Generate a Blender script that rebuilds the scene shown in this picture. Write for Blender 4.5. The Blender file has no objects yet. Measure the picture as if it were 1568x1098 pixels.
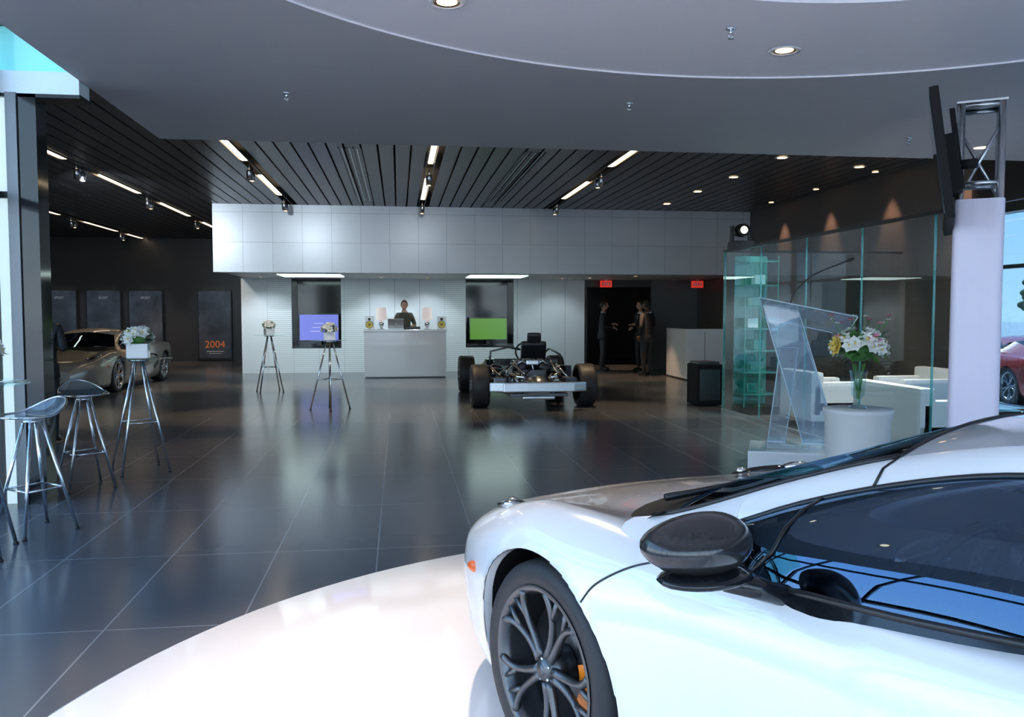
import bpy, bmesh, math, random
from math import sin, cos, pi, radians, atan, tan, sqrt
from mathutils import Vector, Matrix
from mathutils.bvhtree import BVHTree
random.seed(7)
S = bpy.context.scene
col = S.collection

# ------------------------------------------------------------------ materials
def _new(name):
    m = bpy.data.materials.new(name); m.use_nodes = True
    nt = m.node_tree; b = nt.nodes['Principled BSDF']
    return m, nt, b
def pm(name, c, rough=.5, metal=0., var=.06, scale=8., spec=.5, emit=None, es=0., coat=0., trans=0., bump=0.):
    m, nt, b = _new(name)
    b.inputs['Roughness'].default_value = rough
    b.inputs['Metallic'].default_value = metal
    b.inputs['Specular IOR Level'].default_value = spec
    b.inputs['Coat Weight'].default_value = coat
    b.inputs['Coat Roughness'].default_value = .03
    b.inputs['Transmission Weight'].default_value = trans
    tc = nt.nodes.new('ShaderNodeTexCoord'); n = nt.nodes.new('ShaderNodeTexNoise')
    n.inputs['Scale'].default_value = scale; n.inputs['Detail'].default_value = 3
    nt.links.new(tc.outputs['Object'], n.inputs['Vector'])
    mx = nt.nodes.new('ShaderNodeMix'); mx.data_type = 'RGBA'
    mx.inputs[6].default_value = (*[x*(1-var) for x in c], 1)
    mx.inputs[7].default_value = (*[min(1, x*(1+var)) for x in c], 1)
    nt.links.new(n.outputs['Fac'], mx.inputs[0]); nt.links.new(mx.outputs[2], b.inputs['Base Color'])
    if emit:
        b.inputs['Emission Color'].default_value = (*emit, 1); b.inputs['Emission Strength'].default_value = es
    if bump:
        bp = nt.nodes.new('ShaderNodeBump'); bp.inputs['Strength'].default_value = bump
        nt.links.new(n.outputs['Fac'], bp.inputs['Height']); nt.links.new(bp.outputs['Normal'], b.inputs['Normal'])
    return m
def glass(name, tint, refl=.05, rough=0., edge=.75, body=None, bw=0., gc=(1, 1, 1)):
    m = bpy.data.materials.new(name); m.use_nodes = True; nt = m.node_tree; nt.nodes.clear()
    o = nt.nodes.new('ShaderNodeOutputMaterial'); t = nt.nodes.new('ShaderNodeBsdfTransparent'); g = nt.nodes.new('ShaderNodeBsdfGlossy')
    t.inputs[0].default_value = (*tint, 1); g.inputs['Roughness'].default_value = rough; g.inputs[0].default_value = (*gc, 1)
    f = nt.nodes.new('ShaderNodeLayerWeight'); f.inputs[0].default_value = .5
    pw = nt.nodes.new('ShaderNodeMath'); pw.operation = 'POWER'; pw.inputs[1].default_value = 4.
    ml = nt.nodes.new('ShaderNodeMath'); ml.operation = 'MULTIPLY'; ml.inputs[1].default_value = edge
    a = nt.nodes.new('ShaderNodeMath'); a.operation = 'ADD'; a.inputs[1].default_value = refl; a.use_clamp = True
    nt.links.new(f.outputs['Facing'], pw.inputs[0]); nt.links.new(pw.outputs[0], ml.inputs[0]); nt.links.new(ml.outputs[0], a.inputs[0])
    src = t
    if body:
        d = nt.nodes.new('ShaderNodeBsdfDiffuse'); d.inputs[0].default_value = (*body, 1)
        x = nt.nodes.new('ShaderNodeMixShader'); x.inputs[0].default_value = bw
        nt.links.new(t.outputs[0], x.inputs[1]); nt.links.new(d.outputs[0], x.inputs[2]); src = x
    mx = nt.nodes.new('ShaderNodeMixShader')
    nt.links.new(a.outputs[0], mx.inputs[0]); nt.links.new(src.outputs[0], mx.inputs[1]); nt.links.new(g.outputs[0], mx.inputs[2])
    nt.links.new(mx.outputs[0], o.inputs[0]); return m
def grid(name, c, sc, A, B, e, rough=.4, metal=0., var=.08, scale=2., spec=.5, bump=0.):
    """A,B = (axis, spacing, offset) ; seams of colour sc, width e"""
    m, nt, b = _new(name)
    b.inputs['Roughness'].default_value = rough; b.inputs['Metallic'].default_value = metal
    b.inputs['Specular IOR Level'].default_value = spec
    g = nt.nodes.new('ShaderNodeNewGeometry'); sp = nt.nodes.new('ShaderNodeSeparateXYZ')
    nt.links.new(g.outputs['Position'], sp.inputs[0])
    def mth(op, a, v=None):
        n = nt.nodes.new('ShaderNodeMath'); n.operation = op
        if isinstance(a, (int, float)): n.inputs[0].default_value = a
        else: nt.links.new(a, n.inputs[0])
        if v is not None:
            if isinstance(v, (int, float)): n.inputs[1].default_value = v
            else: nt.links.new(v, n.inputs[1])
        return n.outputs[0]
    seams = []; cells = []
    for ax, w, off in (A, B):
        q = mth('DIVIDE', mth('SUBTRACT', sp.outputs[ax], off), w)
        fr = mth('ABSOLUTE', mth('SUBTRACT', mth('FRACT', mth('ADD', q, 1000.)), .5))
        seams.append(mth('GREATER_THAN', fr, .5 - e / w / 2)); cells.append(mth('FLOOR', q))
    seam = mth('MAXIMUM', seams[0], seams[1])
    wn = nt.nodes.new('ShaderNodeTexWhiteNoise'); wn.noise_dimensions = '2D'
    cb = nt.nodes.new('ShaderNodeCombineXYZ'); nt.links.new(cells[0], cb.inputs[0]); nt.links.new(cells[1], cb.inputs[1])
    nt.links.new(cb.outputs[0], wn.inputs['Vector'])
    no = nt.nodes.new('ShaderNodeTexNoise'); no.inputs['Scale'].default_value = scale; no.inputs['Detail'].default_value = 4
    nt.links.new(g.outputs['Position'], no.inputs['Vector'])
    av = mth('MULTIPLY', mth('ADD', wn.outputs['Value'], no.outputs['Fac']), .5)
    mx = nt.nodes.new('ShaderNodeMix'); mx.data_type = 'RGBA'
    mx.inputs[6].default_value = (*[x*(1-var) for x in c], 1); mx.inputs[7].default_value = (*[min(1, x*(1+var)) for x in c], 1)
    nt.links.new(av, mx.inputs[0])
    m2 = nt.nodes.new('ShaderNodeMix'); m2.data_type = 'RGBA'; m2.inputs[7].default_value = (*sc, 1)
    nt.links.new(seam, m2.inputs[0]); nt.links.new(mx.outputs[2], m2.inputs[6]); nt.links.new(m2.outputs[2], b.inputs['Base Color'])
    if bump:
        bp = nt.nodes.new('ShaderNodeBump'); bp.inputs['Strength'].default_value = bump; bp.inputs['Distance'].default_value = .002; bp.invert = True
        nt.links.new(seam, bp.inputs['Height']); nt.links.new(bp.outputs['Normal'], b.inputs['Normal'])
    return m
def em(name, c, s):
    return pm(name, (.8, .8, .8), .5, emit=c, es=s)

FLOOR = grid('floor_tile', (.105, .112, .125), (.26, .275, .29), (0, .633, -.14), (1, 1.25, 6.7), .009, rough=.19, var=.10, scale=3, spec=.6)
WHITE = pm('white_gloss', (.86, .86, .88), .10, var=.01, coat=.5)
WPAINT = pm('white_paint', (.93, .89, .93), .5, var=.02)
GPAINT = pm('grey_paint', (.46, .46, .49), .55, var=.03)
SLAT = pm('slat_metal', (.10, .10, .11), .36, .35, var=.1)
BLACK = pm('black_satin', (.012, .012, .014), .3)
BLACKM = pm('black_matt', (.008, .008, .009), .7, spec=.25)
BLACKG = pm('black_gloss', (.01, .011, .014), .08)
VOID = pm('ceiling_void', (.006, .006, .007), .9)
DWALL = pm('dark_wall', (.035, .033, .035), .35, var=.15, scale=1.5)
RWALL = pm('brown_wall', (.09, .075, .068), .5, var=.12, scale=1.5)
FASC = grid('fascia_panel', (.56, .59, .63), (.32, .34, .37), (0, .6, -3.77), (2, .62, 2.33), .009, rough=.34, metal=.2, var=.07)
LWALL = grid('wall_panel', (.66, .70, .73), (.32, .33, .35), (0, .62, -3.81), (2, 2.9, -.4), .012, rough=.4, var=.03)
LOUV = grid('louver_panel', (.74, .78, .80), (.50, .52, .54), (0, .62, -3.81), (2, .05, 0), .014, rough=.45, var=.03)
CHROME = pm('chrome', (.75, .77, .8), .12, 1., var=.03)
ALU = pm('aluminium', (.66, .68, .71), .3, 1., var=.08)
STEEL = pm('dark_steel', (.12, .12, .13), .35, .9, var=.2)
RUB = pm('tyre_rubber', (.022, .022, .025), .55, var=.2, scale=30, bump=.05)
GLASSW = glass('window_glass', (.93, .99, 1.), .02, edge=.5)
GLASSB = glass('dimming_glass', (.14, .22, .30), .04, edge=.5)  # dark blue tint put in to dim the bright outdoors
GLASSP = glass('partition_glass', (.86, .95, .94), .05)
GREENG = glass('green_edge_glass', (.50, .84, .80), .08, body=(.12, .60, .56), bw=.30)
ACRYL = glass('acrylic', (.90, .95, .98), .05, body=(.6, .75, .9), bw=.12)
SPAN = pm('spandrel_glass', (.30, .80, .78), .12, var=.05, scale=.6, emit=(.15, .6, .62), es=.25)  # opaque cyan panel; faint glow put in to stand for sky light
LEATH = pm('white_leather', (.82, .82, .80), .4, var=.03, bump=.03)
FABW = pm('white_fabric', (.74, .72, .88), .8, var=.03, scale=3)
LEAF = pm('leaf_green', (.09, .26, .06), .5, var=.4, scale=40)
TLEAF = pm('tree_leaf', (.02, .045, .012), .7, var=.4, scale=4)
PETW = pm('petal_white', (.9, .9, .84), .6, var=.03)
PETP = pm('petal_pink', (.8, .25, .38), .6, var=.2)
PETY = pm('petal_yellow', (.8, .6, .12), .6, var=.2)
SKIN = pm('skin', (.48, .27, .19), .5, var=.05)
SKIND = pm('skin_dark', (.16, .09, .06), .5, var=.05)
HAIR = pm('hair', (.02, .014, .01), .6, var=.3, scale=60)
SUIT = pm('suit_black', (.014, .015, .019), .75, var=.2, scale=30)
SHIRT = pm('shirt_white', (.6, .62, .66), .8)
TEE = pm('shirt_olive', (.07, .06, .045), .8)
SHOE = pm('shoe_black', (.01, .01, .01), .25)
WARM = em('warm_lamp', (1., .66, .32), 6.)
STRIP = em('fluorescent_tube', (1., .78, .50), 5.)
COOLP = em('soffit_light_panel', (.75, 1., .95), 4.)
ORANGE = pm('orange_paint', (.9, .22, .01), .3)
ORANGEL = pm('orange_lens', (.75, .12, .02), .15)
ORTEXT = pm('orange_print', (.7, .15, .03), .5, emit=(1, .3, .08), es=.12)  # slight glow added to the print, which is no light source
REDSIGN = pm('exit_sign_red', (.6, .02, .02), .4, emit=(1, .05, .03), es=.4)

# ------------------------------------------------------------------ mesh builder
class B:
    def __init__(s): s.v = []; s.f = []; s.m = []; s.sm = []; s.mats = []
    def mi(s, m):
        if m not in s.mats: s.mats.append(m)
        return s.mats.index(m)
    def add(s, vs, fs, mat, smooth=False, M=None):
        o = len(s.v); i = s.mi(mat)
        for p in vs:
            p = Vector(p); s.v.append(M @ p if M is not None else p)
        for f in fs: s.f.append([o + k for k in f]); s.m.append(i); s.sm.append(smooth)
    def box(s, c, size, mat, M=None, rot=None, bev=0.):
        bm = bmesh.new(); bmesh.ops.create_cube(bm, size=1)
        for v in bm.verts: v.co = Vector((v.co.x*size[0], v.co.y*size[1], v.co.z*size[2]))
        if bev: bmesh.ops.bevel(bm, geom=bm.edges[:], offset=bev, segments=2, affect='EDGES', profile=.7)
        T = Matrix.Translation(c)
        if rot is not None: T = T @ rot
        if M is not None: T = M @ T
        bm.verts.index_update()
        s.add([v.co.copy() for v in bm.verts], [[v.index for v in f.verts] for f in bm.faces], mat, False, T); bm.free()
    def tube(s, pts, r, mat, seg=8, M=None, caps=True, closed=False, smooth=True):
        pts = [Vector(p) for p in pts]; n = len(pts)
        rs = r if isinstance(r, (list, tuple)) else [r]*n
        vs = []; fs = []; up = None
        for i, p in enumerate(pts):
            if closed: t = (pts[(i+1) % n] - pts[i-1])
            else: t = pts[min(i+1, n-1)] - pts[max(i-1, 0)]
            if t.length < 1e-9: t = Vector((0, 0, 1))
            t.normalize()
            if up is None: up = Vector((0, 0, 1)) if abs(t.z) < .9 else Vector((1, 0, 0))
            a = up - t*up.dot(t)
            if a.length < 1e-6: a = t.orthogonal()
            a.normalize(); b = t.cross(a); up = a
            for k in range(seg):
                q = 2*pi*k/seg; vs.append(p + (a*cos(q) + b*sin(q))*rs[i])
        for i in range(n if closed else n-1):
            j = (i+1) % n
            for k in range(seg):
                l = (k+1) % seg; fs.append([i*seg+k, i*seg+l, j*seg+l, j*seg+k])
        if caps and not closed:
            fs.append(list(range(seg))[::-1]); fs.append([(n-1)*seg+k for k in range(seg)])
        s.add(vs, fs, mat, smooth, M)
    def cyl(s, a, b, r, mat, r2=None, seg=16, M=None): s.tube([a, b], [r, r if r2 is None else r2], mat, seg, M)
    def lathe(s, prof, mat, seg=32, M=None, smooth=True, arc=(0, 2*pi)):
        """profile (r,z) about local Z"""
        vs = []; fs = []; full = abs(arc[1]-arc[0]-2*pi) < 1e-6; n = seg if full else seg+1
        for r, z in prof:
            for k in range(n):
                q = arc[0] + (arc[1]-arc[0])*k/seg; vs.append((r*cos(q), r*sin(q), z))
        for i in range(len(prof)-1):
            for k in range(seg):
                l = (k+1) % n; fs.append([i*n+k, i*n+l, (i+1)*n+l, (i+1)*n+k])
        s.add(vs, fs, mat, smooth, M)
    def ell(s, c, r, mat, seg=16, rings=10, M=None, rot=None, fn=None):
        vs = []; fs = []
        for i in range(rings+1):
            a = pi*i/rings
            for k in range(seg):
                q = 2*pi*k/seg; p = Vector((sin(a)*cos(q), sin(a)*sin(q), cos(a)))
                if fn: p = Vector(fn(p))
                vs.append(Vector((p.x*r[0], p.y*r[1], p.z*r[2])))
        for i in range(rings):
            for k in range(seg):
                l = (k+1) % seg; fs.append([i*seg+k, (i+1)*seg+k, (i+1)*seg+l, i*seg+l])
        T = Matrix.Translation(c)
        if rot is not None: T = T @ rot
        if M is not None: T = M @ T
        s.add(vs, fs, mat, True, T)
    def sheet(s, rows, mat, M=None, smooth=True):
        n = len(rows[0]); vs = [p for r in rows for p in r]; fs = []
        for i in range(len(rows)-1):
            for k in range(n-1): fs.append([i*n+k, i*n+k+1, (i+1)*n+k+1, (i+1)*n+k])
        s.add(vs, fs, mat, smooth, M)
    def build(s, name, loc=(0, 0, 0), rz=0., sc=1., norm=True):
        me = bpy.data.meshes.new(name); me.from_pydata([tuple(v) for v in s.v], [], s.f)
        for m in s.mats: me.materials.append(m)
        me.polygons.foreach_set('material_index', s.m); me.polygons.foreach_set('use_smooth', s.sm)
        me.update()
        if norm:
            bm = bmesh.new(); bm.from_mesh(me); bmesh.ops.recalc_face_normals(bm, faces=bm.faces[:]); bm.to_mesh(me); bm.free()
        o = bpy.data.objects.new(name, me); col.objects.link(o)
        o.location = loc; o.rotation_euler = (0, 0, rz); o.scale = (sc,)*3
        return o
def RX(a): return Matrix.Rotation(radians(a), 4, 'X')
def RY(a): return Matrix.Rotation(radians(a), 4, 'Y')
def RZ(a): return Matrix.Rotation(radians(a), 4, 'Z')
def T(x, y, z): return Matrix.Translation((x, y, z))
def cr(pts, n):
    """catmull-rom through list of Vectors, n samples per segment"""
    P = [Vector(p) for p in pts]; out = []
    for i in range(len(P)-1):
        a = P[i-1] if i else P[0]*2-P[1]; b = P[i]; c = P[i+1]; d = P[i+2] if i+2 < len(P) else P[-1]*2-P[-2]
        for k in range(n):
            t = k/n; out.append(.5*((2*b)+(c-a)*t+(2*a-5*b+4*c-d)*t*t+(3*b-a-3*c+d)*t**3))
    out.append(P[-1].copy()); return out
def interp(tab, s):
    """tab: list of (s, val..) piecewise smooth"""
    if s <= tab[0][0]: return Vector(tab[0][1:])
    for i in range(len(tab)-1):
        if s <= tab[i+1][0]:
            t = (s-tab[i][0])/(tab[i+1][0]-tab[i][0]); P = lambda k: Vector(tab[max(0, min(len(tab)-1, k))][1:])
            X = lambda k: tab[max(0, min(len(tab)-1, k))][0]
            h = X(i+1)-X(i)
            m0 = (P(i+1)-P(i-1))/max(1e-6, X(i+1)-X(i-1))*h; m1 = (P(i+2)-P(i))/max(1e-6, X(i+2)-X(i))*h
            return (2*t**3-3*t*t+1)*P(i)+(t**3-2*t*t+t)*m0+(-2*t**3+3*t*t)*P(i+1)+(t**3-t*t)*m1
    return Vector(tab[-1][1:])

# ------------------------------------------------------------------ wheel (axis = local Y, outer face +Y at y=0)
def wheel(b, M, R=.32, W=.235, rimmat=None, caliper=None, front=1, spin=0.):
    A = M @ RX(-90)      # local z -> +y
    rr = R*.775
    tp = [(rr, -W), (rr+.02, -W-.004), (R*.93, -W-.008), (R*.985, -W+.012), (R, -W+.04), (R, -.04), (R*.985, -.014), (R*.93, .006), (rr+.02, .004), (rr, 0)]
    b.lathe(tp, RUB, 56, A)
    for q in (-.075, -.115, -.16): b.lathe([(R+.0012, q-.004), (R+.0012, q+.004)], BLACK, 56, A)
    b.lathe([(rr+.001, 0.004), (rr-.008, .006), (rr-.02, -.004), (rr-.03, -.03), (rr-.035, -W)], rimmat, 56, A)
    b.lathe([(.02, -.13), (rr-.04, -.13)], BLACK, 40, A)
    b.lathe([(.05, -.095), (.18, -.095), (.18, -.12), (.05, -.12)], STEEL, 40, A)
    b.lathe([(.0, .0), (.028, -.001), (.032, -.008), (.055, -.022), (.06, -.09), (0, -.09)], rimmat, 24, A)
    b.lathe([(0, .003), (.018, .002), (.02, -.002)], STEEL, 20, A)
    for k in range(5):
        a0 = radians(90+72*k+spin)
        for sgn in (-1, 1):
            path = []
            for t, da, yy in ((.04, .22*sgn, -.02), (.10, .16*sgn, -.022), (.16, .19*sgn, -.016), (.205, .27*sgn, -.010), (rr-.012, .36*sgn, -.006)):
                path.append((t*cos(a0+da), t*sin(a0+da), yy))
            b.tube(cr(path, 3), [.017, .015, .014, .0135, .0125, .012, .0115, .0115, .0115, .0115, .012, .012, .013], rimmat, 8, A)
            b.tube([(.16*cos(a0+.19*sgn), .16*sin(a0+.19*sgn), -.016), ((rr-.012)*cos(a0+.1*sgn), (rr-.012)*sin(a0+.1*sgn), -.008)], [.010, .009], rimmat, 8, A)
        q = a0+radians(36)
        b.cyl((.032*cos(q), .032*sin(q), -.004), (.032*cos(q), .032*sin(q), -.012), .006, CHROME, seg=8, M=A)
    if caliper:
        n = 10
        prof = [(.125, -.05), (.205, -.05), (.205, -.125), (.125, -.125)]
        rows = []
        for i in range(n+1):
            q = radians(-40 + 62*i/n) + (pi if front > 0 else 0)
            rows.append([Vector((r*cos(q), r*sin(q), z)) for r, z in prof+[prof[0]]])
        b.sheet(rows, caliper, A, False)
        b.add(rows[0][:4], [[0, 1, 2, 3]], caliper, False, A); b.add(rows[-1][:4], [[0, 1, 2, 3]], caliper, False, A)

# ------------------------------------------------------------------ sports car (x forward, y left, z up, origin under front axle)
CARTAB = [ # s, then (y,z) x9
 (-1.06, .36,.14,.40,.20,.44,.29,.44,.37,.41,.425,.34,.455,.26,.475,.13,.49,0,.495),
 (-.92, .54,.13,.60,.20,.63,.33,.63,.45,.59,.52,.52,.56,.41,.585,.20,.60,0,.605),
 (-.70, .69,.13,.75,.20,.78,.35,.785,.48,.755,.575,.665,.63,.51,.645,.28,.65,0,.655),
 (-.45, .79,.13,.84,.20,.87,.38,.88,.53,.85,.635,.755,.705,.58,.69,.30,.70,0,.71),
 (-.20, .83,.13,.89,.22,.925,.42,.93,.60,.885,.71,.77,.775,.60,.735,.32,.745,0,.76),
 (0., .84,.13,.90,.22,.94,.42,.94,.61,.895,.725,.78,.79,.61,.76,.33,.775,0,.795),
 (.20, .84,.13,.89,.22,.925,.42,.93,.60,.885,.715,.79,.785,.66,.785,.35,.80,0,.82),
 (.45, .83,.12,.87,.20,.89,.40,.905,.58,.885,.69,.83,.755,.74,.79,.40,.81,0,.83),
 (.80, .83,.12,.87,.20,.875,.40,.905,.58,.90,.69,.865,.76,.80,.785,.5,.80,0,.82),
 (1.2, .83,.12,.87,.20,.87,.40,.91,.58,.91,.70,.88,.78,.81,.81,.5,.82,0,.84),
 (1.6, .84,.12,.88,.20,.885,.40,.935,.58,.935,.72,.90,.82,.80,.86,.5,.88,0,.90),
 (2.0, .86,.13,.91,.22,.935,.42,.965,.60,.955,.75,.90,.86,.75,.89,.4,.92,0,.94),
 (2.67, .86,.14,.93,.24,.96,.44,.975,.62,.955,.77,.88,.86,.70,.85,.4,.87,0,.88),
 (3.1, .84,.20,.91,.30,.94,.46,.95,.62,.93,.76,.86,.84,.65,.83,.35,.85,0,.86),
 (3.45, .76,.32,.82,.40,.85,.50,.85,.62,.83,.72,.76,.79,.60,.81,.35,.82,0,.82)]
C_ = [(.24,.75,.81),(.36,.715,.84),(.446,.68,.875),(.667,.60,.972),(.889,.52,1.052),(1.17,.49,1.115),(1.5,.47,1.14),(2.0,.45,1.08),(2.4,.44,.99),(3.0,.42,.87)]
A_ = [(.57,.705,.852),(.72,.82,.79),(.93,.845,.805),(1.17,.835,.822),(1.5,.80,.86),(1.8,.74,.93),(1.95,.68,1.0)]
B_ = [(.57,.70,.856),(.73,.65,.932),(.95,.60,1.01),(1.17,.57,1.062),(1.45,.55,1.085),(1.75,.58,1.055),(1.95,.67,1.005)]
Z_ = [(.12,.85,0),(.5,.985,0),(.85,1.108,0),(1.2,1.17,0),(1.5,1.185,0),(2.0,1.13,0),(2.5,1.0,0),(3.0,.89,0)]
def sports_car(name, paint, glassm, rimmat, loc, rz):
    b = B()
    RAD = .36
    NS = 150; rows = []; par = []
    for i in range(NS+1):
        s = -1.06 + (3.45+1.06)*i/NS
        q = interp(CARTAB, s); L = [Vector((-s, q[2*k], q[2*k+1])) for k in range(9)]
        full = L + [Vector((p.x, -p.y, p.z)) for p in L[-2::-1]]
        rows.append(cr(full, 7)); par.append(s)
    n = len(rows[0]); vs = [p for r in rows for p in r]; fs = []; fm = []
    def inarch(p):
        if abs(p.y) < .45: return None
        for xa in (0., -2.67):
            d = sqrt((p.x-xa)**2+(p.z-.32)**2)
            if d < RAD: return xa
        return None
    ia = [inarch(p) for p in vs]
    for i in range(NS):
        for k in range(n-1):
            idx = [i*n+k, i*n+k+1, (i+1)*n+k+1, (i+1)*n+k]
            if all(ia[j] is not None for j in idx): continue
            s = par[i]; u = k/7.
            if .42 < s < 2.02 and 6 <= u <= 10-1/7+.01: continue
            fs.append(idx); fm.append(1 if (s > .26 and s < .45 and 6.2 < u < 9.8) else 0)
    for f in fs:
        for j in f:
            if ia[j] is not None:
                p = vs[j]; d = Vector((p.x-ia[j], 0, p.z-.32)); d.normalize()
                vs[j] = Vector((ia[j]+d.x*RAD, p.y, .32+d.z*RAD)); ia[j] = None
    fp = [f for f, m in zip(fs, fm) if m == 0]; fb = [f for f, m in zip(fs, fm) if m]
    b.add(vs, fp, paint, True)
    b.add(vs, fb, BLACK, True)
    bv = BVHTree.FromPolygons(vs, fs)
    def side(s, z, off=.0):
        h = bv.ray_cast(Vector((-s, 2, z)), Vector((0, -1, 0)))
        return Vector((-s, (h[0].y if h[0] else .9)+off, z))
    def top(s, y, off=0.):
        h = bv.ray_cast(Vector((-s, y, 2)), Vector((0, 0, -1)))
        return Vector((-s, y, (h[0].z if h[0] else .8)+off))
    for r in (rows[0], rows[-1]): b.add(r, [list(range(len(r)))], paint)
    b.box((-1.35, 0, .15), (3.9, 1.3, .05), BLACK)
    for xa in (0., -2.67):
        for sg in (1, -1):
            o1 = []; o2 = []; o3 = []
            for i in range(41):
                q = radians(-28+236*i/40); x = xa+RAD*cos(q); z = .32+RAD*sin(q)
                h = bv.ray_cast(Vector((xa+(RAD+.006)*cos(q), 2, .32+(RAD+.006)*sin(q))), Vector((0, -1, 0)))
                y = h[0].y if h[0] else .84
                z = max(z, .125)
                o1.append(Vector((x, sg*y, z))); o2.append(Vector((x, sg*(y-.03), z))); o3.append(Vector((x, sg*.45, z)))
            b.sheet([o1, o2], paint); b.sheet([o2, o3], BLACK)
            b.add([Vector((xa-RAD, sg*.5, .12)), Vector((xa+RAD, sg*.5, .12)), Vector((xa+RAD, sg*.5, .7)), Vector((xa-RAD, sg*.5, .7))], [[0, 1, 2, 3]], BLACK)
            M = T(xa, sg*.90 if xa == 0 else sg*.93, .32) @ (Matrix.Identity(4) if sg > 0 else RZ(180))
            wheel(b, M, rimmat=rimmat, caliper=ORANGE, front=(1 if sg > 0 else -1), spin=12)
    def P3(tab, s): q = interp(tab, s); return Vector((-s, q[0], q[1]))
    def across(s_side, s_mid, zm, lift=0.):
        L = P3(C_, s_side); out = []
        for k in range(17):
            u = 1-k/8.; w = u*u
            out.append(Vector((-(s_side*w+s_mid*(1-w)), L.y*u, L.z*w+zm*(1-w)+lift)))
        return out
    def zc(s): return interp(Z_, s)[0]
    ws = [across(.36+(.889-.36)*t, .12+(.85-.12)*t, zc(.12+(.85-.12)*t)) for t in [i/12 for i in range(13)]]
    b.sheet(ws, glassm)
    rf = [across(.889+(2.0-.889)*t, .85+(2.0-.85)*t, zc(.85+(2.0-.85)*t)) for t in [i/14 for i in range(15)]]
    b.sheet(rf, paint)
    rk = [across(2.0+t, 2.0+t, zc(2.0+t)) for t in [i/10 for i in range(11)]]
    b.sheet(rk, BLACKG)
    b.tube([p+Vector((0, 0, .001)) for p in rf[0]], .006, BLACK, 6)
    for sg in (1, -1):
        f = lambda p: Vector((p.x, sg*p.y, p.z))
        SS = [.57+(1.95-.57)*i/26 for i in range(27)]
        a = [P3(A_, s) for s in SS]; bb = [P3(B_, s) for s in SS]; c = [P3(C_, s) for s in SS]
        grows = []
        for j in range(9):
            t = j/8; row = []
            for p, q in zip(a, bb):
                L = (q-p).length; nrm = Vector((0, q.z-p.z, p.y-q.y))
                if nrm.length > 1e-6: nrm.normalize()
                row.append(f(p.lerp(q, t)+nrm*(L*.15*4*t*(1-t))))
            grows.append(row)
        b.sheet(grows, glassm)
        m2 = [(p+q)/2+Vector((0, .012, .010)) for p, q in zip(bb, c)]
        b.sheet([[f(p) for p in bb], [f(p) for p in m2], [f(p) for p in c]], paint)
        ks = 6; b.tube([f(bb[ks]+Vector((0, .002, .002))), f(m2[ks]+Vector((0, .001, .001))), f(c[ks]+Vector((0, .0, .002)))], .003, BLACK, 6)
        S2 = [.24+(.57-.24)*i/8 for i in range(9)]
        c2 = [P3(C_, s) for s in S2]
        lo = [Vector((-s, y, z)) for s, y, z in zip(S2, [.80,.805,.81,.815,.815,.81,.79,.75,.705], [.778,.775,.77,.768,.768,.772,.79,.82,.856])]
        mm = [(p+q)/2+Vector((0, .006, .006)) for p, q in zip(lo, c2)]
        b.sheet([[f(p) for p in lo], [f(p) for p in mm], [f(p) for p in c2]], paint)
        lo2 = [p+Vector((0, .022, -.035)) for p in a]
        lo2[0] = Vector((-.57, .80, .775)); lo2[1] = Vector((-SS[1], .83, .765)); lo2[2] = Vector((-SS[2], .86, .755))
        b.sheet([[f(p) for p in lo2], [f(p+Vector((0, .003, .002))) for p in a]], BLACKG)
        b.tube([f(p+Vector((0, .003, 0))) for p in bb], .007, BLACK, 6)
        b.tube([f(p+Vector((0, .004, 0))) for p in a], .008, BLACK, 6)
        b.tube([f(p+Vector((0, 0, .002))) for p in [P3(C_, .3+i*.0589) for i in range(11)]], .007, BLACK, 6)
        S3 = [1.5+1.5*i/16 for i in range(17)]
        up = [P3(C_, s) for s in S3 if s >= 1.9]; lw = [top(s, .74, -.01) if s > 2.05 else Vector((-s, .72, .93)) for s in S3 if s >= 1.9]
        b.sheet([[f(p) for p in lw], [f(p) for p in up]], paint)
        b.tube([g_ + Vector((0, sg*.003, 0)) for g_ in (grows[0][3], grows[2][4], grows[4][4], grows[6][4], grows[8][4])], .005, BLACK, 6)
        def egg(p):
            x = p.x*(1.0 if p.x < 0 else 1.15)
            return (x*(1-.12*abs(p.z)), p.y, p.z*(.80+.20*min(1, max(-1, -p.y*.6+.4)))*(1-.22*max(0, p.x)))
        b.ell((-.79, sg*1.035, .905), (.085, .125, .074), STEELC, 28, 18, rot=RZ(-8*sg), fn=lambda p: egg(Vector((p.x, p.y*sg, p.z))))
        b.ell((-.80, sg*1.02, .838), (.072, .11, .020), BLACKG, 20, 8, rot=RZ(-8*sg))
        b.tube([(-.82, sg*.98, .83), (-.84, sg*.90, .80), (-.86, sg*.82, .775)], [.025, .022, .025], BLACKG, 10)
        for (s, y, rx, ry) in ((-.60, .64, .13, .055), (-.47, .725, .06, .035)):
            p = top(s, y)
            nrm = (top(s+.03, y)-p).cross(top(s, y+.03)-p); nrm.normalize()
            if nrm.z < 0: nrm = -nrm
            b.ell(f(p+nrm*.003), (rx, ry, .016), BLACKG if rx > .1 else CHROME, 18, 8, rot=RZ(-25*sg) @ RY(14))
        b.ell(f(top(-.66, .60, .014)), (.03, .025, .014), CHROME, 12, 8)
        p = side(-.445, .512)
        b.ell(f(p), (.036, .011, .019), ORANGEL, 14, 8, rot=RZ(10*sg))
        for pl in ([(.50, .765), (.44, .748), (.38, .725), (.32, .69), (.27, .65), (.235, .60)],
                   [(1.72, .80), (1.74, .70), (1.72, .55), (1.62, .42), (1.4, .33), (1.2, .29)]):
            pp = [f(side(s, z, .0005)) for s, z in pl]; b.tube(cr(pp, 5), .0032, BLACK, 6)
        pp = [side(s, z, .004) for s, z in [(1.35, .60), (1.75, .66), (2.05, .62), (2.15, .48), (1.95, .36)]]
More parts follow.
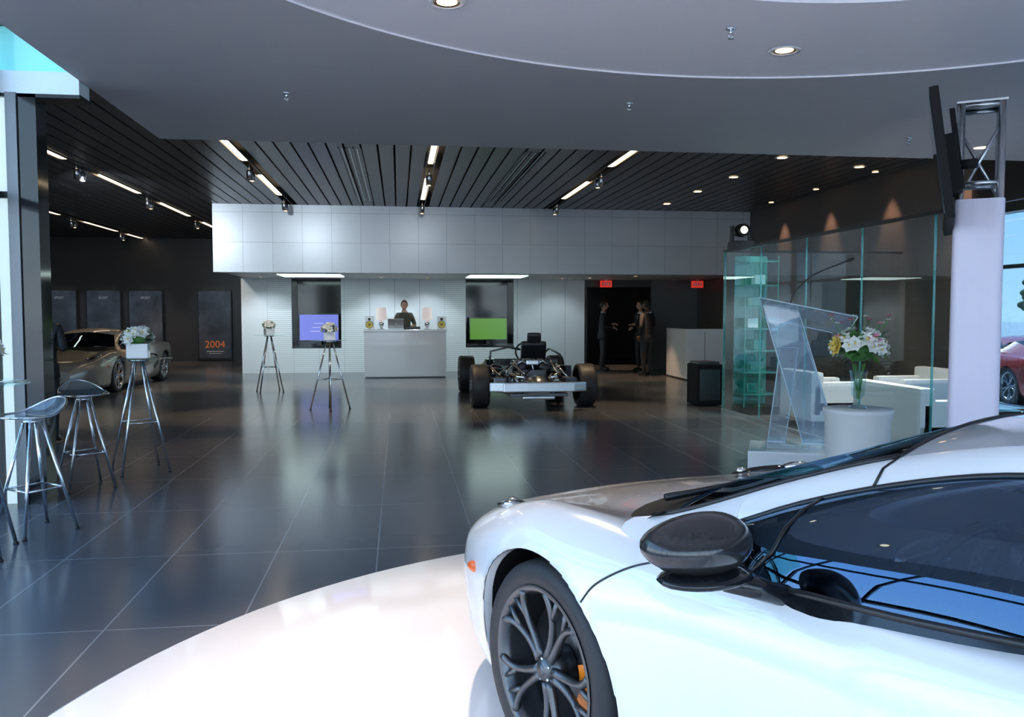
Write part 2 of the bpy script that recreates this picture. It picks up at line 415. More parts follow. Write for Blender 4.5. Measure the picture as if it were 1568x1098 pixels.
        b.sheet([[f(q) for q in pp], [f(q+Vector((-.06, -.0, -.05))) for q in pp]], BLACK)
        ip = [Vector((1.02, .12, .20)), Vector((.94, .50, .19)), Vector((.90, .56, .31)), Vector((1.04, .30, .33))]
        b.add([f(p+Vector((.03, 0, 0))) for p in ip], [[0, 1, 2, 3]], BLACK)
        b.box((-1.45, sg*.37, .42), (.5, .46, .16), BLACK, bev=.04)
        b.box((-1.72, sg*.37, .70), (.14, .46, .52), BLACK, bev=.05, rot=RY(-18))
        b.box((-1.80, sg*.37, .99), (.09, .24, .14), STEELC, bev=.04, rot=RY(-18))
        b.box((-1.2, sg*.80, .55), (1.5, .04, .42), BLACK)
    ys = [.75, .68, .6, .5, .4, .2, 0]; fw = [.25, .14, .06, -.01, -.04, .0, .02]; bw = [.34, .345, .32, .27, .23, .15, .125]
    L1 = [top(s, y, .005) for s, y in zip(fw, ys)]; L2 = []
    for s, y in zip(bw, ys):
        p = Vector((-s, y, 0)); u = min(1., y/.715); z = .84*u*u+.85*(1-u*u); L2.append(Vector((-s, y, z+.003)))
    L1 += [Vector((p.x, -p.y, p.z)) for p in L1[-2::-1]]; L2 += [Vector((p.x, -p.y, p.z)) for p in L2[-2::-1]]
    b.sheet([L1, L2], BLACKM)
    b.tube([(-.2, .6, .84), (-.24, .2, .865), (-.30, -.25, .885)], [.012, .008, .006], BLACK, 6)
    b.box((-1.25, 0, .27), (1.7, 1.6, .04), BLACK)
    b.box((-2.02, 0, .6), (.05, 1.4, .65), BLACK)
    b.box((-.58, 0, .70), (.42, 1.36, .16), BLACK, bev=.05)
    b.box((-1.25, 0, .42), (1.0, .22, .22), STEELC, bev=.04)
    b.box((-.80, 0, .66), (.04, .2, .26), STEELC, bev=.01, rot=RY(-20))
    SW = T(-.93, .37, .74) @ RY(68)
    b.tube([(.17*cos(2*pi*i/28), .175*sin(2*pi*i/28), 0) for i in range(28)], .014, BLACKG, 8, SW, closed=True)
    b.ell((0, 0, 0), (.05, .06, .02), STEEL, 12, 8, SW)
    for q in (0, 180, 90): b.tube([(0, 0, 0), (.16*cos(radians(q-90)), .16*sin(radians(q-90)), 0)], .012, STEEL, 6, SW)
    b.ell((-.86, .37, .80), (.03, .12, .04), CHROME, 12, 8)
    return b.build(name, loc, rz)
STEELC = pm('carbon_grey', (.035, .032, .033), .18, .3, var=.25, scale=120, coat=.6)
RIM = pm('rim_graphite', (.12, .122, .13), .3, .8, var=.05)
RIMS = pm('rim_silver', (.45, .46, .48), .25, .9, var=.05)
CARW = pm('car_paint_white', (.89, .89, .90), .16, var=.01, coat=1.)
CARS = pm('car_paint_silver', (.45, .42, .38), .28, .6, var=.02, coat=.8)
CARR = pm('car_paint_red', (.5, .03, .02), .25, var=.02, coat=.8)
CGLASS = glass('car_glass', (.24, .28, .32), .17, edge=.7, gc=(.40, .64, .95))
PZ = .14
sports_car('sports_car', CARW, CGLASS, RIM, (1.236, 2.777, PZ+.002), radians(113.4))
sports_car('sports_car', CARS, CGLASS, RIMS, (-6.15, 16.9, 0), radians(-92))
sports_car('sports_car', CARR, CGLASS, RIMS, (12.1, 16.2, -.12), radians(80))

# ------------------------------------------------------------------ room shell
def simple(name, fn):
    b = B(); fn(b); return b.build(name)
simple('floor', lambda b: b.box((-.5, 11.5, -.1), (20.4, 33, .2), FLOOR))
simple('ground_outside', lambda b: b.add([(-90, -90, -.12), (120, -90, -.12), (120, 120, -.12), (-90, 120, -.12)], [[0, 1, 2, 3]], pm('concrete_paving', (.46, .46, .45), .9, var=.1, scale=.5)))
simple('turntable_platform', lambda b: b.lathe([(0, .14), (1.5, .14), (2.93, .14), (2.95, .132), (2.95, .0)], WHITE, 128, T(1.60, 2.12, 0)))
CX, CY, CR = 2.2, 2.5, 3.84; X0, X1, Y0, Y1 = -2.35, 7.8, -4.0, 9.2
def f(b):
    n = 160; inner = []; outer = []
    for k in range(n):
        a = 2*pi*k/n; dx, dy = cos(a), sin(a)
        t = min([((X1-CX)/dx if dx > 1e-9 else 1e9), ((X0-CX)/dx if dx < -1e-9 else 1e9), ((Y1-CY)/dy if dy > 1e-9 else 1e9), ((Y0-CY)/dy if dy < -1e-9 else 1e9)])
        inner.append((CX+CR*dx, CY+CR*dy, 3.3)); outer.append((CX+t*dx, CY+t*dy, 3.3))
    corners = [(X0, Y0), (X1, Y0), (X1, Y1), (X0, Y1)]
    for c in corners:
        k = min(range(n), key=lambda i: (outer[i][0]-c[0])**2+(outer[i][1]-c[1])**2); outer[k] = (c[0], c[1], 3.3)
    b.add(inner+outer, [[k, (k+1) % n, n+(k+1) % n, n+k] for k in range(n)], GPAINT)
    b.box(((X0+X1)/2, Y1+.04, 3.55), (X1-X0, .08, .5), GPAINT)
    b.box((X0-.04, (Y0+Y1)/2+.04, 4.5), (.08, Y1-Y0+.08, 2.4), GPAINT)
    M = T(CX, CY, 0)
    b.lathe([(CR, 3.3), (CR, 3.312), (2.28, 3.312)], WPAINT, 160, M, smooth=False)
    b.lathe([(2.28, 3.312), (2.28, 3.60)], WPAINT, 128, M)
    b.lathe([(0, 3.60), (2.28, 3.60)], WPAINT, 128, M)
    b.box(((X0+X1)/2, (Y0+Y1)/2, 3.85), (X1-X0, Y1-Y0, .1), VOID)
simple('ceiling', f)
def f(b):
    x = -10.6; w = .225
    while x < 7.85:
        c = x+w/2-.0125
        if not any(abs(c-s) < .07 for s in (-10.3, -7.6, -4.75, -2.2, .49, 3.2)):
            b.box((c, 17.6, 3.745), (w-.028, 21.0, .03), SLAT)
        x += w
    b.box((-1.4, 17.6, 3.9), (18.6, 21., .05), VOID)
simple('ceiling', f)
for gx in (-5.9, -.64, 1.9):
    b = B()
    for k in range(7): b.box((gx-.15+.05*k, 14.5, 3.718), (.012, 5.5, .016), ALU if k % 2 else SLAT)
    b.build('air_diffuser')
def f(b):
    b.box((2.01, 18.25, 3.03), (11.56, .1, 1.4), FASC)
    b.box((-3.72, 22.7, 3.03), (.1, 8.8, 1.4), FASC)
    b.box((2.01, 22.6, 2.36), (11.5, 8.6, .06), pm('soffit_paint', (.5, .52, .54), .5))
simple('wall_bulkhead', f)
def f(b):
    def seg(x0, x1, m, z0=0., z1=2.33, y=21.5): b.box(((x0+x1)/2, y+.06, (z0+z1)/2), (x1-x0, .12, z1-z0), m)
    seg(-3.81, -3.2, LWALL); seg(-3.2, -2.61, LOUV); seg(-2.61, -1.41, LOUV, 0, .62); seg(-1.41, -.8, LOUV)
    seg(-.8, 1.1, LWALL); seg(1.1, 1.69, LOUV); seg(1.69, 2.92, LOUV, 0, .62); seg(2.92, 4.76, LWALL)
    b.box((-3.76, 24.3, 1.16), (.1, 5.4, 2.33), DWALL)
    for (x0, x1) in ((-2.61, -1.41), (1.69, 2.92)):
        b.box(((x0+x1)/2, 22.2, 1.48), (x1-x0+.2, .06, 1.75), BLACKG)
        b.box((x0-.02, 21.9, 1.48), (.04, .6, 1.75), BLACKG); b.box((x1+.02, 21.9, 1.48), (.04, .6, 1.75), BLACKG)
        b.box(((x0+x1)/2, 21.8, .63), (x1-x0, .6, .04), BLACKG)
simple('wall_reception', f)
simple('wall_back', lambda b: b.box((-1.2, 27.1, 1.9), (19.2, .15, 3.9), DWALL))
simple('wall_corridor', lambda b: (b.box((7.2, 21.6, 1.17), (1.3, .1, 2.33), pm('corridor_panel', (.09, .095, .10), .4)), b.box((4.8, 24.2, 1.17), (.1, 5.2, 2.33), RWALL), b.box((5.65, 21.6, 2.24), (1.8, .1, .18), DWALL)))
simple('wall_left', lambda b: b.box((-10.65, 17.2, 1.9), (.1, 20, 3.9), DWALL))
def f(b):
    b.box((7.9, 19.0, 1.95), (.2, 16.4, 3.9), RWALL)
    b.box((7.9, 3.4, 3.4), (.2, 14.8, 1.2), BLACK)
    b.box((7.9, 3.4, .15), (.2, 14.8, .3), BLACK)
simple('wall_right', f)
def f(b):
    for y in (-4, -2.2, -.4, 1.4, 3.2, 5., 6.8, 8.6, 10.75): b.box((7.86, y, 1.55), (.1, .06, 2.5), BLACK)
    b.box((7.86, 3.4, 2.1), (.08, 14.6, .05), BLACK)
    b.add([(7.9, -4, .3), (7.9, 10.8, .3), (7.9, 10.8, 2.8), (7.9, -4, 2.8)], [[0, 1, 2, 3]], GLASSB)
simple('window_1', f)
def f(b):
    for y in (-4, -2.4, -.8, .8, 2.4, 4.0, 5.55, 7.0): b.box((-3.1, y, 2.8), (.12, .06, 5.6), BLACK)
    for z in (.06, 2.42, 3.35, 5.5): b.box((-3.1, 1.5, z), (.1, 11., .06), BLACK)
    b.add([(-3.1, -4, 0), (-3.1, 7.0, 0), (-3.1, 7.0, 5.5), (-3.1, -4, 5.5)], [[0, 1, 2, 3]], GLASSW)
simple('window_2', f)
def f(b):
    for x in [-3.1+1.82*i for i in range(7)]: b.box((x, -4, 1.65), (.06, .12, 3.3), BLACK)
    for z in (.06, 2.42, 3.27): b.box((2.35, -4, z), (10.9, .1, .06), BLACK)
    b.add([(-3.1, -4, 0), (7.8, -4, 0), (7.8, -4, 3.3), (-3.1, -4, 3.3)], [[0, 1, 2, 3]], GLASSW)
simple('window_3', f)
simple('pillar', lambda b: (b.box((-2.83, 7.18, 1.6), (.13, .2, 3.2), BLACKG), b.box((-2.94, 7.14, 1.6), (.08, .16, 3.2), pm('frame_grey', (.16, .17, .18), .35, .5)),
    b.box((-3.18, 7.16, 1.6), (.39, .08, 3.2), pm('daylight_glow_panel', (.85, .95, .97), .4, emit=(.75, .97, 1), es=.45)), b.box((-3.18, 7.1, 2.42), (.39, .06, .05), BLACK)))  # added glowing panel stands in for bright daylight left of the pillar
HDR = pm('header_white', (.80, .90, .92), .35)
def f(b):
    b.box((-3.95, 7.18, 3.28), (3.02, .22, .17), HDR)
    b.box((-3.95, 7.20, 3.185), (3.02, .24, .03), BLACK)
simple('trim_header', f)
def f(b):
    b.box((-3.97, 7.22, 4.5), (3.02, .06, 2.26), SPAN)
    b.box((-6.8, 7.3, 4.5), (2.6, .06, 2.3), SPAN)
simple('window_4', f)
simple('roof', lambda b: b.box((-2.7, 1.6, 5.68), (.9, 11.3, .1), WPAINT))
def f(b):
    b.box((-9.2, 7.3, 1.9), (2.8, .12, 3.9), BLACKG)
    b.add([(-7.8, 7.25, 0), (-3.38, 7.25, 0), (-3.38, 7.25, 3.2), (-7.8, 7.25, 3.2)], [[0, 1, 2, 3]], GLASSW)
    for x in (-7.75, -6.2, -4.65, -3.41): b.box((x, 7.25, 1.58), (.06, .1, 3.16), BLACK)
    b.box((-5.58, 7.25, 2.42), (4.4, .08, .06), BLACK)
simple('window_5', f)

# ------------------------------------------------------------------ lights helper
def spot(name, loc, tgt, w, size=60, blend=.6, c=(1., .74, .48), rad=.05):
    l = bpy.data.lights.new(name, 'SPOT'); l.energy = w; l.spot_size = radians(size); l.spot_blend = blend; l.color = c; l.shadow_soft_size = rad
    o = bpy.data.objects.new(name, l); col.objects.link(o); o.location = loc
    o.rotation_euler = (Vector(tgt)-Vector(loc)).to_track_quat('-Z', 'Y').to_euler(); return o
REFL = pm('reflector', (.7, .5, .3), .2, .8)
for k in range(8):
    a = radians(82+45*k); x, y = CX+3.17*cos(a), CY+3.17*sin(a)
    b = B()
    b.lathe([(.075, .006), (.08, -.006), (.105, -.008), (.11, .0)], WHITE, 32)
    b.lathe([(.078, -.004), (.06, .001)], REFL, 32)
    b.lathe([(.06, .0), (0, .0)], WARM, 24)
    b.build('recessed_downlight', (x, y, 3.308))
    tg = {1: (.15, 3.3, 0), 0: (1.9, 4.4, 0)}.get(k, (x, y, 0))
    spot('downlight_lamp', (x, y, 3.28), tg, 400 if k == 1 else 190, 55, .8, (1, .78, .56))
def sprinkler(x, y, z):
    b = B(); b.lathe([(.03, 0), (.035, -.006), (.012, -.012), (.01, -.03)], CHROME, 16)
    b.tube([(-.012, 0, -.03), (-.016, 0, -.045), (0, 0, -.06)], .003, CHROME, 6); b.tube([(.012, 0, -.03), (.016, 0, -.045), (0, 0, -.06)], .003, CHROME, 6)
    b.lathe([(0, -.06), (.018, -.062), (.018, -.065), (0, -.066)], CHROME, 12)
    b.build('fire_sprinkler', (x, y, z))
sprinkler(2.1, 5.25, 3.308); sprinkler(-.89, 7.2, 3.298); sprinkler(1.97, 7.17, 3.298); sprinkler(5.2, 8.2, 3.298)
def slot(x, segs, spots, yend):
    b = B()
    for q in (-.06, .06): b.box((x+q, (9.4+yend)/2, 3.714), (.012, yend-9.4, .026), SLAT)
    for y0, y1 in segs: b.box((x, (y0+y1)/2, 3.718), (.075, y1-y0, .018), STRIP)
    for y in spots:
        b.cyl((x, y, 3.728), (x, y, 3.60), .008, ALU, seg=8)
        for dy, tilt in ((-.12, 14), (.12, -10)):
            M = T(x, y+dy, 3.60) @ RX(tilt)
            b.cyl((0, 0, .12), (0, 0, .02), .012, ALU, seg=8, M=M)
            b.lathe([(.02, .05), (.045, .02), (.045, -.10), (.04, -.10), (.035, -.085)], ALU, 16, M)
            b.lathe([(.038, -.088), (0, -.086)], WARM, 12, M)
    b.build('linear_light_track')
slot(-2.2, [(11.0, 12.9), (14.3, 16.6)], [13.4, 17.3], 18.1)
slot(.49, [(11.2, 12.8), (14.3, 16.9)], [13.5, 17.4], 18.1)
slot(3.2, [(11.3, 12.7), (14.3, 16.4)], [13.4, 17.2], 18.1)
slot(-4.75, [(11.8, 13.1), (14.6, 16.7), (18.2, 20.5), (22, 24.)], [13.7, 17.3, 21.2], 26.9)
slot(-7.6, [(14.4, 16.2), (19.4, 20.6), (22.2, 24.6), (25.6, 26.9)], [21.4, 25.0, 17.5], 26.9)
slot(-10.3, [(16, 18), (22, 24)], [19, 25], 26.9)
for x in (-4.75, -2.2, .49, 3.2):
    for y in (13.4, 17.3): spot('poster_fill_lamp', (x, y, 3.45), (x+.1, y-.6 if y < 15 else y+.5, 0), 260, 48, .7, (1, .70, .42))
for x in (-4.75, -2.2): spot('poster_fill_lamp', (x, 11.5, 3.5), (x+.6, 9.4, 0), 160, 45, .8, (1, .66, .38))
DAY = (.80, .91, 1.)
for x, w in ((-4.75, 330), (-2.2, 180), (.49, 60)):
    spot('fascia_fill_lamp', (x, 13.5, 3.42), (x-.2, 18.2, 2.7), w, 70, .9, DAY)  # added cool spots brighten the fascia like daylight, strongest at its left
for x, y in ((-7.6, 21.4), (-7.6, 25.), (-4.75, 21.2), (-7.6, 17.5)): spot('poster_fill_lamp', (x, y, 3.45), (x+.8, y+1., .5), 150, 60, .7)
for xc in (-10.0, -8.75, -7.55, -5.55): spot('poster_fill_lamp', (xc, 24.8, 3.45), (xc, 26.9, 1.2), 60, 45, .7, (.8, .9, 1))  # added cool spots brighten the posters, without fixtures of their own
for x, y in ((5.48, 11.71), (5.48, 13.5), (5.48, 15.19), (5.48, 17.0), (7.0, 12.3)):
    b = B(); b.lathe([(.07, .0), (.1, -.004), (.105, .004)], WHITE, 24); b.lathe([(.07, -.001), (0, -.001)], WARM, 20); b.build('recessed_downlight', (x, y, 3.722))
    spot('downlight_lamp', (x, y, 3.70), (x, y, 0), 150, 50, .7)
for i, y in enumerate((16.49, 14.63, 12.7, 10.9)):
    b = B(); b.lathe([(.05, .0), (.07, -.004), (.075, .004)], BLACK, 20); b.lathe([(.05, -.001), (0, -.001)], WARM, 16); b.build('recessed_downlight', (7.5, y, 3.722))
    spot('fascia_fill_lamp', (7.5, y, 3.68), (7.82, y, 2.2), 75, 50, .6, (1, .6, .38))
for x0, x1 in ((-2.6, -1.25), (1.6, 2.9)):
    b = B(); b.box(((x0+x1)/2, 19.6, 2.322), (x1-x0, 1.3, .012), COOLP); b.build('soffit_light_panel')
for x in (-3.2, -.4, .7, 4.0):
    b = B(); b.lathe([(.05, .0), (.07, -.004), (.075, .004)], WHITE, 20); b.lathe([(.05, -.001), (0, -.001)], WARM, 16); b.build('recessed_downlight', (x, 20.6, 2.328))
    spot('downlight_lamp', (x, 20.4, 2.3), (x, 21.3, .6), 26 if x > 1 else 50, 100, .7, DAY)
for x, y, w in ((5.4, 19.0, 130), (6.1, 22.5, 110), (4.6, 20.2, 30)):
    b = B(); b.lathe([(.05, .0), (.07, -.004), (.075, .004)], WHITE, 20); b.lathe([(.05, -.001), (0, -.001)], WARM, 16); b.build('recessed_downlight', (x, y, 2.328))
    spot('downlight_lamp', (x, y, 2.3), (x, y, 0), w, 60, .4, (1, .6, .32))

# ------------------------------------------------------------------ posters
PMS = [pm('poster_print_%d' % i, (.08, .09, .115), .25, var=.95, scale=1.6+.4*i) for i in range(3)]
for i, xc in enumerate((-10.0, -8.75, -7.55, -5.55)):
    b = B(); b.box((0, 0, 1.1), (1.0, .05, 2.15), BLACK); b.box((0, -.03, 1.12), (.94, .01, 2.05), PMS[i % 3])
    b.box((0, -.037, .30), (.5, .004, .02), SHIRT); b.box((0, -.037, .24), (.36, .004, .015), SHIRT)
    o = b.build('poster_panel', (xc, 26.9, 0))
    t = bpy.data.curves.new('t', 'FONT'); t.body = '2004' if i == 3 else 'SPORT'; t.size = .30 if i == 3 else .09; t.align_x = 'CENTER'
    to = bpy.data.objects.new('poster_text', t); col.objects.link(to); to.parent = o; to.rotation_euler = (pi/2, 0, 0)
    to.location = (0, -.04, .42 if i == 3 else 1.9); t.materials.append(ORTEXT if i == 3 else SHIRT)

# ------------------------------------------------------------------ reception counter and things on it
b = B()
b.box((.155, 19.85, .55), (1.87, .5, 1.06), WHITE, bev=.01); b.box((.155, 19.83, 1.085), (1.93, .6, .045), WHITE, bev=.008); b.box((.155, 19.87, .02), (1.8, .46, .04), BLACK)
b.build('reception_counter')
SHADE = pm('lamp_shade', (.75, .68, .68), .8, emit=(1, .8, .75), es=.30)
for x in (-.39, .66):
    b = B(); b.lathe([(0, 0), (.07, 0), (.07, .012), (.02, .02), (.035, .06), (.06, .12), (.05, .18), (.015, .22), (.01, .3)], CHROME, 24)
    b.lathe([(.125, .22), (.105, .50)], SHADE, 32); b.lathe([(.122, .222), (.103, .498)], SHADE, 32); b.lathe([(.0, .49), (.105, .49)], SHADE, 24)
    b.build('table_lamp', (x, 19.78, 1.108))
for x in (-.66, .99):
    b = B(); b.box((0, 0, .15), (.21, .22, .30), WHITE, bev=.012)
    A = T(0, -.112, 0) @ RX(90)
    b.lathe([(.0, .012), (.03, .01), (.055, -.0), (.075, .008), (.085, .0)], PETY, 28, A @ T(0, .11, 0))
    b.lathe([(0, .006), (.028, .009)], BLACK, 20, A @ T(0, .11, .004)); b.lathe([(.075, .004), (.088, .004)], BLACK, 28, A @ T(0, .11, .002))
    b.lathe([(0, .006), (.032, .002)], BLACK, 20, A @ T(0, .235, 0))
    b.build('studio_speaker', (x, 19.8, 1.108))
b = B(); b.box((0, 0, .01), (.36, .25, .018), ALU, bev=.004); b.box((0, -.15, .13), (.36, .012, .24), ALU, rot=RX(14), bev=.004); b.box((0, .02, .021), (.3, .12, .003), BLACK); b.ell((0, -.158, .13), (.02, .004, .02), SHIRT)
b.build('laptop', (-.06, 19.84, 1.108))
b = B(); b.box((0, 0, .03), (.34, .28, .05), BLACK, bev=.008)
for q in (-.1, .1): b.lathe([(0, .065), (.05, .065), (.055, .055)], STEEL, 20, T(q, 0, 0))
b.build('dj_mixer', (.33, 19.8, 1.108))
TVG = pm('tv_graphic', (.5, .5, .7), emit=(.6, .6, .9), es=.5)
for xc, w, h, c in ((-1.98, .95, .64, (.20, .24, .85)), (2.3, .95, .54, (.11, .30, .03))):
    b = B(); b.box((0, 0, 0), (w+.05, .05, h+.05), BLACKG, bev=.006)
    scr = pm('tv_screen', tuple(x*.2 for x in c), .2, var=.3, scale=3, emit=c, es=.6); b.box((0, -.027, 0), (w, .004, h), scr)
    if xc < 0:
        for i in range(3): b.box((-w*.1+i*.04, -.031, -.1+.1*i), (w*.25, .003, .012), TVG)
    b.box((0, .05, -h/2-.06), (.1, .08, .14), BLACK); b.box((0, .05, -h/2-.13), (.4, .2, .02), BLACK)
    b.build('flat_screen_tv', (xc, 21.85, .66+.14+h/2+.0))
for x, y, z in ((5.25, 21.2, 2.22), (7.45, 20.6, 2.2)):
    b = B(); b.box((0, 0, 0), (.3, .05, .17), REDSIGN, bev=.005); b.box((0, 0, .1), (.05, .05, .05), ALU)
    for k, q in enumerate((-.09, -.03, .03, .09)): b.box((q, -.027, 0), (.03, .004, .09), SHIRT)
    b.build('exit_sign', (x, y, z))
b = B(); b.box((0, 0, .57), (.85, 1.4, 1.08), WHITE, bev=.01); b.box((0, 0, .02), (.8, 1.35, .04), BLACK); b.box((0, -.702, .57), (.01, .006, 1.0), BLACK); b.box((0, 0, 1.12), (.87, 1.42, .03), WHITE, bev=.006)
b.build('reception_cabinet', (6.7, 18.7, 0))

# ------------------------------------------------------------------ rolling chassis (x lateral, y depth; faces camera -Y)
def chassis():
    b = B(); R = .34
    for y in (0, 2.67):
        for sg in (-1, 1):
            M = T(sg*.99, y, R) @ RZ(90 if sg < 0 else -90)
            wheel(b, M, R=R, W=.27, rimmat=STEEL, caliper=ORANGE, spin=20)
            hx = sg*.78
            b.lathe([(0, 0), (.07, 0), (.09, .04), (.05, .1)], ALU, 16, T(hx, y, R) @ RY(90*sg) @ T(0, 0, -.06))
            for dz, dy in ((-.1, -.16), (-.1, .16), (.12, -.13), (.12, .13)):
                b.cyl((hx, y, R+dz), (sg*.33, y+dy, R+dz*.7), .016, ALU, seg=8)
            b.cyl((hx, y+.02, R-.08), (sg*.38, y+.05, R+.33), .022, CHROME, seg=10)
            b.tube([(sg*.42+.045*cos(t*1.2)*1, y+.05+.045*sin(t*1.2), R+.08+.011*t) for t in range(22)], .007, ALU, 6)
            b.cyl((hx, y-.12, R+.02), (sg*.3, y-.2, R), .012, CHROME, seg=8)
    b.box((0, -.66, .36), (1.12, .10, .15), ALU, bev=.02)
    for sg in (-1, 1):
        b.box((sg*.62, -.60, .36), (.26, .10, .14), ALU, bev=.02, rot=RZ(22*sg))
        b.box((sg*.36, -.35, .37), (.10, .56, .10), ALU, bev=.012)
        b.box((sg*.30, .35, .34), (.07, 1.0, .09), ALU, bev=.01)
        b.cyl((sg*.40, -.5, .25), (sg*.55, .5, .22), .025, ALU, seg=8)
        b.cyl((sg*.45, .2, .62), (sg*.28, -.35, .42), .018, ALU, seg=8)
        b.cyl((sg*.45, .2, .62), (sg*.50, 1.1, .66), .018, ALU, seg=8)
        b.box((sg*.52, -.15, .40), (.20, .40, .16), STEEL, bev=.03, rot=RZ(15*sg))
        b.tube([(sg*.18, .1, .52), (sg*.36, -.05, .58), (sg*.38, -.35, .52), (sg*.2, -.5, .5)], [.035, .04, .045, .045], CHROME, 12)
        b.lathe([(.02, 0), (.055, .02), (.055, .15), (.035, .18)], CHROME, 16, T(sg*.22, -.55, .30) @ RX(90) @ T(0, 0, -.05))
        b.box((sg*.62, 1.45, .33), (.26, 1.5, .24), BLACKG, bev=.05)
        b.box((sg*.62, 1.45, .46), (.20, 1.4, .03), STEEL, bev=.01)
    b.box((0, -.58, .24), (.9, .2, .05), STEEL, bev=.01)
    b.box((0, -.50, .22), (.5, .3, .1), ALU, bev=.02)
    b.ell((0, -.28, .36), (.20, .25, .16), ALU, 20, 12)
    b.box((0, .25, .42), (.46, .56, .34), STEEL, bev=.05)
    for sg in (-1, 1):
        b.box((sg*.19, .25, .62), (.16, .52, .10), BLACK, bev=.03, rot=RY(25*sg))
        for k in range(4):
            b.tube([(sg*.08, .05+.13*k, .66), (sg*.16, .05+.13*k, .73), (sg*.26, .05+.13*k, .66)], .02, ALU, 8)
            b.tube([(sg*.24, .05+.13*k, .52), (sg*.36, .03+.12*k, .48), (sg*.40, -.05+.1*k, .40)], .02, CHROME, 8)
    b.box((0, .25, .70), (.2, .5, .08), ALU, bev=.02)
    b.box((0, 1.35, .24), (1.4, 1.8, .06), BLACKG, bev=.02)
    b.box((0, .68, .48), (1.1, .06, .5), BLACK, bev=.02)
    b.box((0, 2.2, .42), (1.1, .1, .45), BLACKG, bev=.03); b.box((0, 2.75, .32), (.6, .9, .18), ALU, bev=.03)
    b.box((0, 3.3, .33), (1.2, .1, .14), ALU, bev=.02)
    for k in range(14):
        x = random.uniform(-.5, .5); p = [(x, random.uniform(-.4, .1), random.uniform(.4, .62)), (x+random.uniform(-.2, .2), .1, random.uniform(.6, .76)), (random.uniform(-.55, .55), .45, random.uniform(.4, .66))]
        b.tube(cr(p, 5), .014, random.choice([BLACK, CHROME, ALU, ALU]), 6)
    for sg in (-1, 1): b.box((sg*.66, .75, .45), (.12, .3, .32), STEEL, bev=.01, rot=RZ(20*sg))
    b.box((.16, 1.2, .42), (.46, .46, .14), BLACK, bev=.05)
    b.box((.16, .95, .72), (.44, .12, .60), BLACK, bev=.055, rot=RX(14))
    b.box((.16, .86, 1.06), (.24, .10, .20), BLACK, bev=.045, rot=RX(14))
    SW = T(.16, 1.85, .78) @ RX(70); b.tube([(.18*cos(2*pi*i/24), .18*sin(2*pi*i/24), 0) for i in range(24)], .016, BLACK, 8, SW, closed=True); b.cyl((.16, 1.85, .78), (.16, 2.3, .62), .025, STEEL)
    for q in (30, 150, 270): b.tube([(0, 0, 0), (.17*cos(radians(q)), .17*sin(radians(q)), 0)], .012, STEEL, 6, SW)
    b.tube([(-.62, .75, .45), (-.60, .72, .85), (-.3, .72, .92), (-.1, .72, .88)], .018, STEEL, 8)
    b.tube([(.64, .75, .45), (.62, .9, .78), (.55, 1.6, .86), (.5, 2.2, .66)], .018, STEEL, 8)
    return b.build('rolling_chassis', (2.13, 13.45, 0))
chassis()

